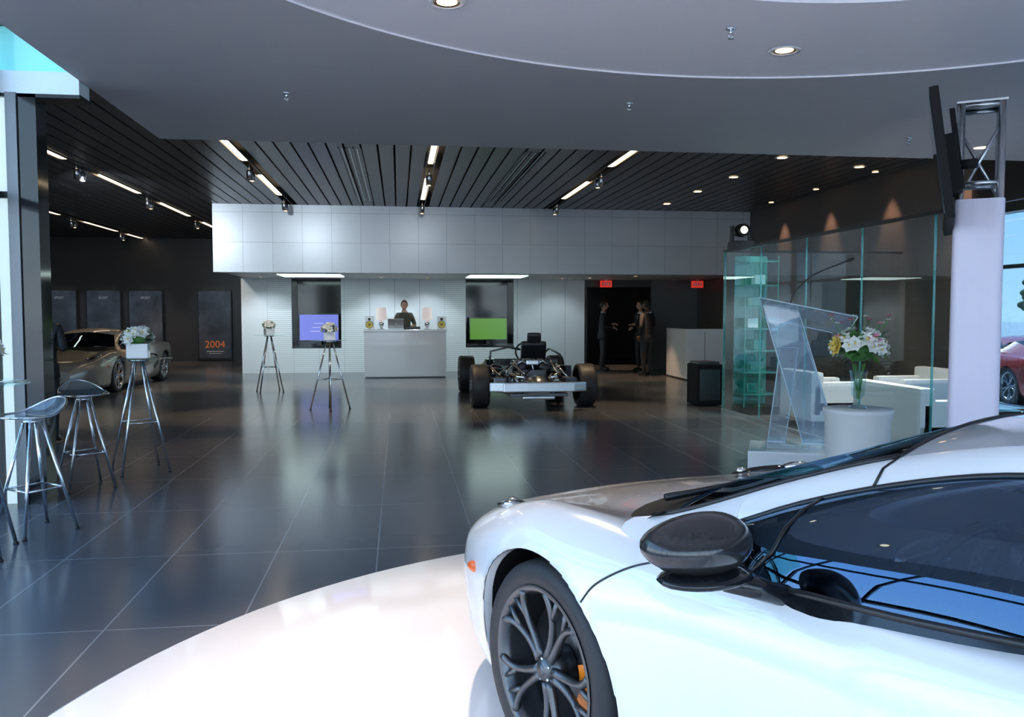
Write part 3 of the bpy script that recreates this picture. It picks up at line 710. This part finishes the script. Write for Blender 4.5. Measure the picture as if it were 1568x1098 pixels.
# ------------------------------------------------------------------ people
def person(name, loc, rz, arms, top=SUIT, legs=SUIT, skin=SKIN, sc=1., stride=.0, headyaw=0., collar=True, lean=0.):
    J = {'pel': (0, 0, .95), 'sp': (0, .01, 1.12), 'ch': (0, 0-lean*.5, 1.31), 'nb': (0, -lean, 1.47), 'nk': (0, -.015-lean, 1.57),
         'sL': (.165, -lean*.8, 1.43), 'sR': (-.165, -lean*.8, 1.43),
         'hL': (.09, 0, .90), 'hR': (-.09, 0, .90), 'kL': (.10, -.02-stride, .50), 'kR': (-.10, -.02+stride, .50),
         'aL': (.105, .02-stride*.8, .10), 'aR': (-.105, .02+stride*1.6, .10), 'tL': (.125, -.15-stride*.8, .045), 'tR': (-.125, -.15+stride*1.6, .045)}
    J['eL'], J['wL'] = arms[0]; J['eR'], J['wR'] = arms[1]
    for s_ in 'LR':
        w = Vector(J['w'+s_]); e = Vector(J['e'+s_]); J['p'+s_] = tuple(w+(w-e).normalized()*.07)
    rad = {'pel': (.155, .115), 'sp': (.15, .105), 'ch': (.175, .115), 'nb': (.075, .07), 'nk': (.055, .06), 'sL': (.072,)*2, 'sR': (.072,)*2,
           'eL': (.048,)*2, 'eR': (.048,)*2, 'wL': (.033,)*2, 'wR': (.033,)*2, 'pL': (.036, .02), 'pR': (.036, .02),
           'hL': (.098,)*2, 'hR': (.098,)*2, 'kL': (.066,)*2, 'kR': (.066,)*2, 'aL': (.048,)*2, 'aR': (.048,)*2, 'tL': (.042, .03), 'tR': (.042, .03)}
    E = [('pel', 'sp'), ('sp', 'ch'), ('ch', 'nb'), ('nb', 'nk'), ('ch', 'sL'), ('ch', 'sR'), ('sL', 'eL'), ('eL', 'wL'), ('wL', 'pL'), ('sR', 'eR'), ('eR', 'wR'), ('wR', 'pR'),
         ('pel', 'hL'), ('pel', 'hR'), ('hL', 'kL'), ('kL', 'aL'), ('aL', 'tL'), ('hR', 'kR'), ('kR', 'aR'), ('aR', 'tR')]
    keys = list(J); me = bpy.data.meshes.new('tmp'); me.from_pydata([J[k] for k in keys], [(keys.index(a), keys.index(c)) for a, c in E], [])
    o = bpy.data.objects.new('tmp', me); col.objects.link(o)
    o.modifiers.new('sk', 'SKIN'); sub = o.modifiers.new('ss', 'SUBSURF'); sub.levels = 2
    sv = me.skin_vertices[0].data
    for i, k in enumerate(keys): sv[i].radius = rad[k]; sv[i].use_root = (k == 'pel')
    dg = bpy.context.evaluated_depsgraph_get(); ev = o.evaluated_get(dg); m2 = ev.to_mesh()
    vs = [v.co.copy() for v in m2.vertices]; fs = [list(p.vertices) for p in m2.polygons]; ev.to_mesh_clear()
    bpy.data.objects.remove(o); bpy.data.meshes.remove(me)
    groups = {}
    def seglab(c):
        best = None
        for a, d in E:
            A = Vector(J[a]); D = Vector(J[d]); t = max(0, min(1, (c-A).dot(D-A)/((D-A).length_squared))); q = (A+(D-A)*t-c).length
            if best is None or q < best[0]: best = (q, a, d, t)
        _, a, d, t = best
        if d[0] == 'p' and a[0] == 'w': return skin
        if (a, d) == ('nb', 'nk'): return skin if t > .35 else (SHIRT if collar else top)
        if d[0] == 't': return SHOE
        if d in ('kL', 'kR', 'aL', 'aR'): return legs
        return top if c.z > .86 else legs
    b = B()
    for f_ in fs:
        c = sum((vs[i] for i in f_), Vector())/len(f_); groups.setdefault(seglab(c), []).append(f_)
    for m, g in groups.items(): b.add(vs, g, m, True)
    b.lathe([(.150, 1.0), (.158, .90), (.162, .82), (.15, .82)], top, 24, Matrix.Diagonal((1.12, .86, 1, 1)))
    if collar:
        b.add([(-.035, -.118-lean, 1.42), (.035, -.118-lean, 1.42), (0, -.128, 1.22)], [[0, 1, 2]], SHIRT); b.tube([(0, -.125-lean, 1.43), (0, -.135-lean*.6, 1.25)], [.012, .018], BLACK, 6)
    H = T(0, -.03-lean, 1.665) @ RZ(headyaw)
    def hf(p): return (p.x*(1-.18*max(0, -p.z)), p.y*(1-.05*max(0, -p.z)), p.z)
    b.ell((0, 0, 0), (.076, .096, .115), skin, 20, 14, H, fn=hf)
    def hr(p):
        y = p.y if p.y > -.55 or p.z > .45 else -.55
        zmin = -.80 if p.y > .15 else -.40
        return (p.x, y, max(p.z, zmin))
    b.ell((0, .014, .022), (.082, .098, .105), HAIR, 20, 12, H, fn=hr)
    b.ell((0, -.10, -.012), (.013, .02, .024), skin, 8, 6, H)
    for q in (-1, 1):
        b.ell((q*.031, -.086, .008), (.013, .01, .008), SHIRT, 8, 6, H); b.ell((q*.031, -.094, .008), (.006, .004, .006), BLACK, 8, 6, H)
        b.ell((q*.031, -.09, .028), (.018, .006, .004), HAIR, 8, 4, H); b.ell((q*.078, .01, -.004), (.01, .018, .03), skin, 8, 6, H)
    b.ell((0, -.088, -.05), (.024, .008, .007), PETP, 8, 6, H)
    for s_, sg in (('L', 1), ('R', -1)):
        w = Vector(J['w'+s_]); p = Vector(J['p'+s_]); d = (p-w).normalized(); side = d.cross(Vector((0, 0, 1)))
        if side.length < .2: side = Vector((0, 1, 0))
        side.normalize(); dn = side.cross(d).normalized()
        if dn.z > 0: dn = -dn
        for i, (l, o_) in enumerate(((.066, -.027), (.078, -.009), (.073, .009), (.058, .026))):
            a = p+side*o_+d*.012
            b.tube([a, a+d*l*.45+dn*.008, a+d*l*.8+dn*.03, a+d*l*.9+dn*.05], [.0095, .009, .008, .006], skin, 6)
        a = w+d*.03+side*(-.03*1)
        b.tube([a, a-side*.025+d*.025+dn*.01, a-side*.02+d*.055+dn*.02], [.011, .010, .007], skin, 6)
    return b.build(name, loc, rz, sc)
fold = (((.23, .0, 1.17), (.08, -.24, 1.20)), ((-.23, .0, 1.17), (-.06, -.24, 1.12)))
pocket = (((.26, .06, 1.16), (.18, -.06, .96)), ((-.23, .0, 1.17), (-.14, -.26, 1.18)))
djarm = (((.25, -.02, 1.19), (.20, -.27, 1.19)), ((-.26, -.02, 1.2), (-.16, -.29, 1.20)))
person('man_dj', (.14, 20.42, 0), 0, djarm, top=TEE, legs=SUIT, collar=False, lean=.05)
person('man_in_suit', (5.13, 21.0, 0), radians(75), fold, headyaw=8, stride=.02)
person('man_in_suit', (5.8, 19.4, 0), radians(-150), pocket, skin=SKIND)
person('man_in_suit', (6.0, 20.6, 0), radians(-70), fold)
person('man_in_suit', (-4.02, 10.3, 0), radians(185), pocket, sc=.93, lean=.06)

# ------------------------------------------------------------------ bar tables / stools / flowers
def flower(b, c, r, mat, up=Vector((0, 0, 1))):
    up = up.normalized(); a = up.orthogonal().normalized(); d = up.cross(a)
    for ring, (nn, rr, lift) in enumerate(((6, 1., .15), (5, .65, .45))):
        for k in range(nn):
            q = 2*pi*(k+.5*ring)/nn; dirv = a*cos(q)+d*sin(q); sd = up.cross(dirv)
            base = c; tip = c+dirv*r*rr+up*r*lift; m = c+dirv*r*rr*.6+up*r*lift*.3
            b.add([base, m+sd*r*.36, tip, m-sd*r*.36], [[0, 1, 2, 3]], mat, True)
    b.ell(c+up*r*.15, (r*.16,)*3, PETY, 6, 4)
def bouquet(b, c, R, n, mats, fr, leaves=20):
    c = Vector(c)
    for i in range(n):
        q = random.uniform(0, 2*pi); e = random.uniform(-.1, 1.); d = Vector((cos(q)*sqrt(1-e*e*.9), sin(q)*sqrt(1-e*e*.9), e)).normalized()
        flower(b, c+Vector((d.x*R, d.y*R, d.z*R*.8)), fr*random.uniform(.8, 1.2), random.choice(mats), d)
    for i in range(leaves):
        q = random.uniform(0, 2*pi); e = random.uniform(-.4, .9); d = Vector((cos(q), sin(q), e)).normalized(); s = d.cross(Vector((0, 0, 1))).normalized()
        L = R*random.uniform(1.0, 1.45); b.add([c+d*R*.4, c+d*L*.75+s*R*.13, c+d*L+Vector((0, 0, -R*.1)), c+d*L*.75-s*R*.13], [[0, 1, 2, 3]], LEAF, True)
    b.ell(c, (R*.62, R*.62, R*.5), LEAF, 12, 8)
def flowerpot(x, y, z, s=1.):
    b = B(); b.box((0, 0, .055*s), (.15*s, .15*s, .11*s), WHITE, bev=.006)
    bouquet(b, (0, 0, .15*s), .10*s, 16, [PETW], .048*s, 34)
    b.build('flower_arrangement', (x, y, z), random.random())
TOPG = glass('table_glass', (.86, .97, .95), .06)
def bar_table(x, y, rz, h=1.08, r=.30, top=.27):
    b = B()
    b.lathe([(0, h), (top, h), (top+.004, h-.006), (top, h-.012), (0, h-.012)], TOPG, 48)
    b.lathe([(0, h-.013), (.09, h-.013), (.09, h-.03), (0, h-.03)], CHROME, 24)
    for k in range(4):
        a = radians(45+90*k); p0 = Vector((.045*cos(a), .045*sin(a), h-.03)); p1 = Vector((r*cos(a), r*sin(a), .0)); b.cyl(p0, p1+Vector((0, 0, .008)), .012, CHROME, seg=10)
        b.cyl(p1, p1+Vector((0, 0, .012)), .018, BLACK, seg=10)
        a2 = a+pi/2; t = .55; q0 = p0.lerp(p1, t); q1 = Vector((.045*cos(a2), .045*sin(a2), h-.03)).lerp(Vector((r*cos(a2), r*sin(a2), 0)), t); b.cyl(q0, q1, .008, CHROME, seg=8)
    b.build('bar_table', (x, y, 0), rz)
def bar_stool(x, y, rz):
    b = B(); h = .78
    rows = []
    for i in range(9):
        t = i/8; row = []
        for k in range(33):
            a = 2*pi*k/32; rr = .20*t; lift = .03*t*t + (.11*max(0, cos(a))**1.5*t**3)
            row.append(Vector((rr*cos(a)*1.05, rr*sin(a), h+lift)))
        rows.append(row)
    b.sheet(rows, ACRYL)
    b.tube([rows[-1][k] for k in range(32)], .008, CHROME, 8, closed=True)
    b.lathe([(0, h-.004), (.07, h-.004), (.07, h-.02), (0, h-.02)], CHROME, 20)
    for k in range(4):
        a = radians(45+90*k); p0 = Vector((.06*cos(a), .06*sin(a), h-.02)); p1 = Vector((.26*cos(a), .26*sin(a), 0)); b.cyl(p0, p1+Vector((0, 0, .01)), .012, CHROME, seg=10)
        b.cyl(p1, p1+Vector((0, 0, .012)), .017, BLACK, seg=10)
        a2 = a+pi/2; q0 = p0.lerp(p1, .60); q1 = Vector((.06*cos(a2), .06*sin(a2), h-.02)).lerp(Vector((.26*cos(a2), .26*sin(a2), 0)), .60); b.cyl(q0, q1, .008, CHROME, seg=8)
    b.build('bar_stool', (x, y, 0), rz)
bar_table(-2.42, 16.5, .3); flowerpot(-2.42, 16.5, 1.08, 1.1)
bar_table(-1.06, 13.4, .9); flowerpot(-1.06, 13.4, 1.08, 1.1)
bar_table(-2.45, 8.45, .5, top=.3); flowerpot(-2.45, 8.45, 1.08, 1.25)
bar_table(-2.66, 5.62, .2, top=.36); flowerpot(-2.62, 5.75, 1.08, 1.2)
bar_stool(-2.70, 7.72, 2.2); bar_stool(-2.50, 6.2, .9)
spot('downlight_lamp', (-1.0, 11.6, 3.6), (-1.06, 13.4, 1.1), 120, 30, .6, (1, .9, .8)); spot('downlight_lamp', (-2.2, 14.6, 3.6), (-2.42, 16.5, 1.1), 120, 30, .6, (1, .9, .8))  # added spots brighten the flower pots, no fixtures built for them

# ------------------------------------------------------------------ lectern, truss, TV, flowers, glass room
b = B()
b.box((0, 0, .10), (.95, .7, .18), WHITE, bev=.01)
b.box((0, .05, .22), (.62, .46, .04), ACRYL)
EDGE = pm('acrylic_edge', (.75, .88, .95), .15, var=.02)
def panel(p, mat, th=.012):
    p = [Vector(q) for q in p]; n = (p[1]-p[0]).cross(p[2]-p[0]).normalized()*th; k = len(p)
    b.add(p+[q+n for q in p], [list(range(k)), list(range(k, 2*k))[::-1]]+[[i, (i+1) % k, k+(i+1) % k, k+i] for i in range(k)], mat)
    for i in range(k): b.tube([p[i], p[(i+1) % k]], .005, EDGE, 6)
panel([(.02, -.10, .24), (.34, -.10, .24), (-.06, -.12, 1.55), (-.36, -.12, 1.55)], ACRYL)
panel([(.02, .14, .24), (.34, .14, .24), (-.06, .16, 1.50), (-.36, .16, 1.50)], ACRYL)
panel([(-.30, -.05, .24), (-.14, -.05, .24), (-.04, -.07, 1.15), (-.20, -.07, 1.15)], ACRYL)
panel([(-.40, -.3, 1.62), (.46, -.3, 1.44), (.40, .22, 1.26), (-.34, .22, 1.42)], ACRYL)
b.box((.04, -.03, 1.46), (.34, .26, .006), SHIRT, rot=RY(11) @ RX(-18))
b.tube(cr([(-.12, .0, 1.56), (-.06, -.0, 1.70), (.10, -.02, 1.84), (.36, -.04, 1.95)], 5), .007, BLACK, 8)
b.ell((.40, -.045, 1.965), (.045, .016, .016), BLACK, 12, 8, rot=RY(-20))
b.build('acrylic_lectern', (3.88, 7.78, 0), radians(-25), 1.02)
b = B(); h = 2.82; w = .112
for sx in (-w, w):
    for sy in (-w, w): b.cyl((sx, sy, 0), (sx, sy, h), .022, ALU)
for z in (.05, h-.02, 2.32):
    for a_, c_ in (((-w, -w), (w, -w)), ((w, -w), (w, w)), ((w, w), (-w, w)), ((-w, w), (-w, -w))): b.cyl((*a_, z), (*c_, z), .014, ALU)
z = .1; k = 0
while z < h-.4:
    for a_, c_ in (((-w, -w), (w, -w)), ((w, -w), (w, w)), ((w, w), (-w, w)), ((-w, w), (-w, -w))):
        p, q = (a_, c_) if k % 2 else (c_, a_)
        b.cyl((*p, z), (*q, z+.43), .011, ALU, seg=8)
    z += .43; k += 1
b.box((0, 0, .01), (.45, .45, .02), ALU); b.box((0, 0, h), (.28, .28, .012), ALU)
sl = []
for z in [i*.1 for i in range(23)]:
    row = []
    for k in range(49):
        a = 2*pi*k/48; c, s_ = cos(a), sin(a); rr = .142*(1+.012*sin(9*a+z*2))
        e = 1/(abs(c)**8+abs(s_)**8)**(1/8); row.append(Vector((c*rr*e, s_*rr*e, z+.02)))
    sl.append(row)
b.sheet(sl, FABW)
b.build('truss_column', (3.66, 5.0, 0), radians(-34))
b = B(); A = RZ(-34) @ RY(-8)
b.box((0, 0, 0), (.05, 1.2, .76), BLACKM, M=A, bev=.01); b.box((-.027, 0, 0), (.003, 1.12, .68), pm('tv_glass', (.01, .03, .06), .05), M=A)
b.box((.06, 0, 0), (.08, .35, .35), BLACKM, M=A, bev=.01); b.cyl((.07, .0, 0), (.19, -.06, -.02), .03, BLACKM, M=A); b.box((.10, 0, .1), (.03, .05, .5), BLACKM, M=A)
b.build('flat_screen_tv', (3.39, 4.99, 2.42))
b = B(); b.lathe([(0, .70), (.28, .70), (.285, .69), (.28, .66), (.265, .60), (.26, .3), (.265, .02), (.26, 0), (0, 0)], LEATH, 48); b.build('side_table', (3.86, 6.72, 0))
b = B(); VG = glass('vase_glass', (.8, .92, .9), .10)
b.lathe([(0, 0), (.07, 0), (.075, .01), (.02, .04), (.02, .07), (.055, .12), (.06, .25), (.075, .32)], VG, 28)
for k in range(9): b.tube([(.01*cos(k), .01*sin(k), .08), (.05*cos(k*.7), .05*sin(k*.7), .38)], .004, LEAF, 5)
bouquet(b, (0, 0, .50), .21, 40, [PETW, PETW, PETW, PETP, PETW, PETY], .075, 80)
for k in range(12):
    q = 2*pi*k/12+.2; b.tube([(0, 0, .45), (.16*cos(q), .16*sin(q), .64), (.23*cos(q), .23*sin(q), .72+.03*(k % 3))], .003, LEAF, 5)
    flower(b, Vector((.23*cos(q), .23*sin(q), .72+.03*(k % 3))), .035, PETP if k % 2 else PETW)
b.build('flower_vase', (3.86, 6.72, .70))
b = B(); GX = 4.92; ZT = 2.43
ys = [12.4, 11.1, 9.8, 8.55, 7.3, 6.0, 4.9]
for y0, y1 in zip(ys[:-1], ys[1:]):
    b.add([(GX, y0-.006, .03), (GX, y1+.006, .03), (GX, y1+.006, ZT), (GX, y0-.006, ZT)], [[0, 1, 2, 3]], GLASSP)
    b.box((GX, y1, ZT/2), (.02, .012, ZT-.02), GREENG)
b.box((GX, 8.65, ZT), (.05, 7.55, .035), BLACK); b.box((GX, 8.65, .02), (.05, 7.55, .04), ALU)
for x0, x1 in ((4.92, 6.3), (6.3, 7.78)): b.add([(x0+.01, 12.4, .03), (x1-.01, 12.4, .03), (x1-.01, 12.4, ZT), (x0+.01, 12.4, ZT)], [[0, 1, 2, 3]], GLASSP)
b.box((6.35, 12.4, ZT), (2.9, .05, .035), BLACK); b.box((GX, 12.4, ZT/2), (.03, .03, ZT), GREENG)
b.build('glass_partition')
b = B()
for x in (5.02, 5.52):
    for y in (11.85, 12.25): b.box((x, y, 1.18), (.012, .012, 2.3), GREENG)
b.box((5.27, 12.26, 1.2), (.5, .012, 2.3), GREENG)
for z in (.3, .62, .94, 1.26, 1.58, 1.9, 2.25): b.box((5.27, 12.05, z), (.52, .42, .02), GREENG)
for k, z in enumerate((.31, .63, .95, 1.27, 1.59, 1.91)): b.box((5.2+.05*(k % 3), 12.05, z+.08), (.16, .14, .14), EDGE if k in (3, 5) else GREENG, bev=.01)
b.box((5.27, 12.05, .06), (.56, .46, .12), BLACK)
b.build('glass_display_case')
spot('downlight_lamp', (5.27, 11.6, 3.65), (5.27, 12.05, 1.2), 160, 40, .6, (.85, 1, .97))
b = B(); b.box((0, 0, .06), (.3, .3, .12), BLACK, bev=.02); b.box((-.14, 0, .22), (.03, .1, .25), BLACK); b.box((.14, 0, .22), (.03, .1, .25), BLACK)
b.lathe([(0, -.13), (.08, -.12), (.10, .0), (.09, .13), (.08, .13)], BLACK, 20, T(0, 0, .28) @ RX(90)); b.lathe([(0, .125), (.055, .125)], em('stage_lamp_glow', (1, .95, .75), 6), 16, T(0, 0, .28) @ RX(90))
b.build('stage_light', (5.1, 12.25, ZT+.02))
b = B(); b.box((0, 0, .34), (.42, .5, .66), BLACKM, bev=.02); b.box((0, -.253, .34), (.34, .006, .5), STEEL); b.box((0, 0, .69), (.36, .4, .04), STEEL, bev=.01)
b.build('subwoofer_speaker', (4.95, 13.3, 0))
def armchair(x, y, rz, w=.85):
    b = B(); b.box((0, 0, .24), (w, .8, .28), LEATH, bev=.04); b.box((0, .32, .44), (w, .18, .60), LEATH, bev=.05)
    for q in (-1, 1): b.box((q*(w/2-.08), 0, .40), (.16, .8, .42), LEATH, bev=.05)
    b.box((0, -.05, .42), (w-.34, .6, .14), LEATH, bev=.05)
    for q in (-1, 1):
        for p in (-1, 1): b.cyl((q*(w/2-.08), p*.33, 0), (q*(w/2-.08), p*.33, .11), .02, CHROME)
    b.build('white_armchair', (x, y, 0), rz)
armchair(5.65, 10.7, radians(90), .9); armchair(5.65, 8.6, radians(90), 1.3); armchair(7.1, 10.9, radians(-90), .8)
b = B(); b.box((0, 0, .4), (.8, 1.1, .03), TOPG)
for q in (-.36, .36):
    for p in (-.5, .5): b.cyl((q, p, 0), (q, p, .39), .015, CHROME)
b.box((0, 0, .43), (.3, .4, .03), ORANGEL); b.build('coffee_table', (6.7, 9.3, 0))
for y in (10.6, 8.6):
    b = B(); b.lathe([(.07, .0), (.1, -.004), (.105, .004)], WHITE, 24); b.lathe([(.07, -.001), (0, -.001)], WARM, 20); b.build('recessed_downlight', (6.3, y, 3.722 if y > 9.3 else 3.298))
    spot('downlight_lamp', (6.3, y, 3.68 if y > 9.3 else 3.26), (5.5, y, 0), 420, 75, .7, (1, .96, .90))
BARK = pm('bark', (.1, .07, .05), .9)
def tree(x, y, h):
    b = B(); b.cyl((0, 0, 0), (0, 0, h*.5), .15, BARK, r2=.08)
    for k in range(60):
        q = random.uniform(0, 6.28); rr = random.uniform(.2, h*.28); z = h*random.uniform(.4, .98); b.ell((rr*cos(q)*(1.1-z/h), rr*sin(q)*(1.1-z/h), z), (h*.06, h*.06, h*.05), TLEAF, 8, 5)
    b.build('tree', (x, y, -.12))
tree(34, 42, 4); tree(40, 40, 5); tree(29, 46, 4); tree(44, 34, 5); tree(36, 50, 5)
b = B(); b.cyl((0, 0, 0), (0, 0, 7), .08, ALU); b.cyl((0, 0, 6.9), (1.2, 0, 7.1), .05, ALU); b.box((1.4, 0, 7.1), (.6, .25, .1), ALU, bev=.03); b.build('street_lamp', (33, 40.5, -.12))
b = B(); b.box((0, 0, 2), (30, 10, 4), pm('brick_far', (.25, .2, .18), .9), bev=.05); b.box((0, -5.03, 2.4), (26, .06, 1.6), BLACKG); b.build('neighbouring_building', (62, 52, -.12))

# ------------------------------------------------------------------ sun and world
sl = bpy.data.lights.new('sun', 'SUN'); sl.energy = 15; sl.angle = radians(2); sl.color = (1, .95, .88)
so = bpy.data.objects.new('sun', sl); col.objects.link(so); so.rotation_euler = Vector((0.02, -.62, -.80)).to_track_quat('-Z', 'Y').to_euler(); so.location = (0, 30, 40)
w = bpy.data.worlds.new('sky'); S.world = w; w.use_nodes = True; nt = w.node_tree; bg = nt.nodes['Background']
tc = nt.nodes.new('ShaderNodeTexCoord'); sp = nt.nodes.new('ShaderNodeSeparateXYZ'); r = nt.nodes.new('ShaderNodeValToRGB')
nt.links.new(tc.outputs['Generated'], sp.inputs[0]); nt.links.new(sp.outputs[2], r.inputs[0]); nt.links.new(r.outputs[0], bg.inputs[0])
e = r.color_ramp.elements; e[0].position = 0; e[0].color = (.82, .92, 1., 1); e[1].position = 1; e[1].color = (.14, .34, .75, 1)
x = e.new(.12); x.color = (.60, .80, 1., 1); x = e.new(.4); x.color = (.32, .55, .95, 1)
bg.inputs[1].default_value = 3.4

# ------------------------------------------------------------------ camera
cam = bpy.data.cameras.new('camera'); cam.sensor_width = 36; cam.lens = 1300/1568*36; cam.clip_start = .05
co = bpy.data.objects.new('camera', cam); col.objects.link(co); co.location = (0, 0, 1.52)
p = atan(72/1300); a = atan(174/1300*cos(p))
co.rotation_euler = (pi/2-p, 0, -a); S.camera = co
S.view_settings.view_transform = 'Standard'
S.view_settings.exposure = .28
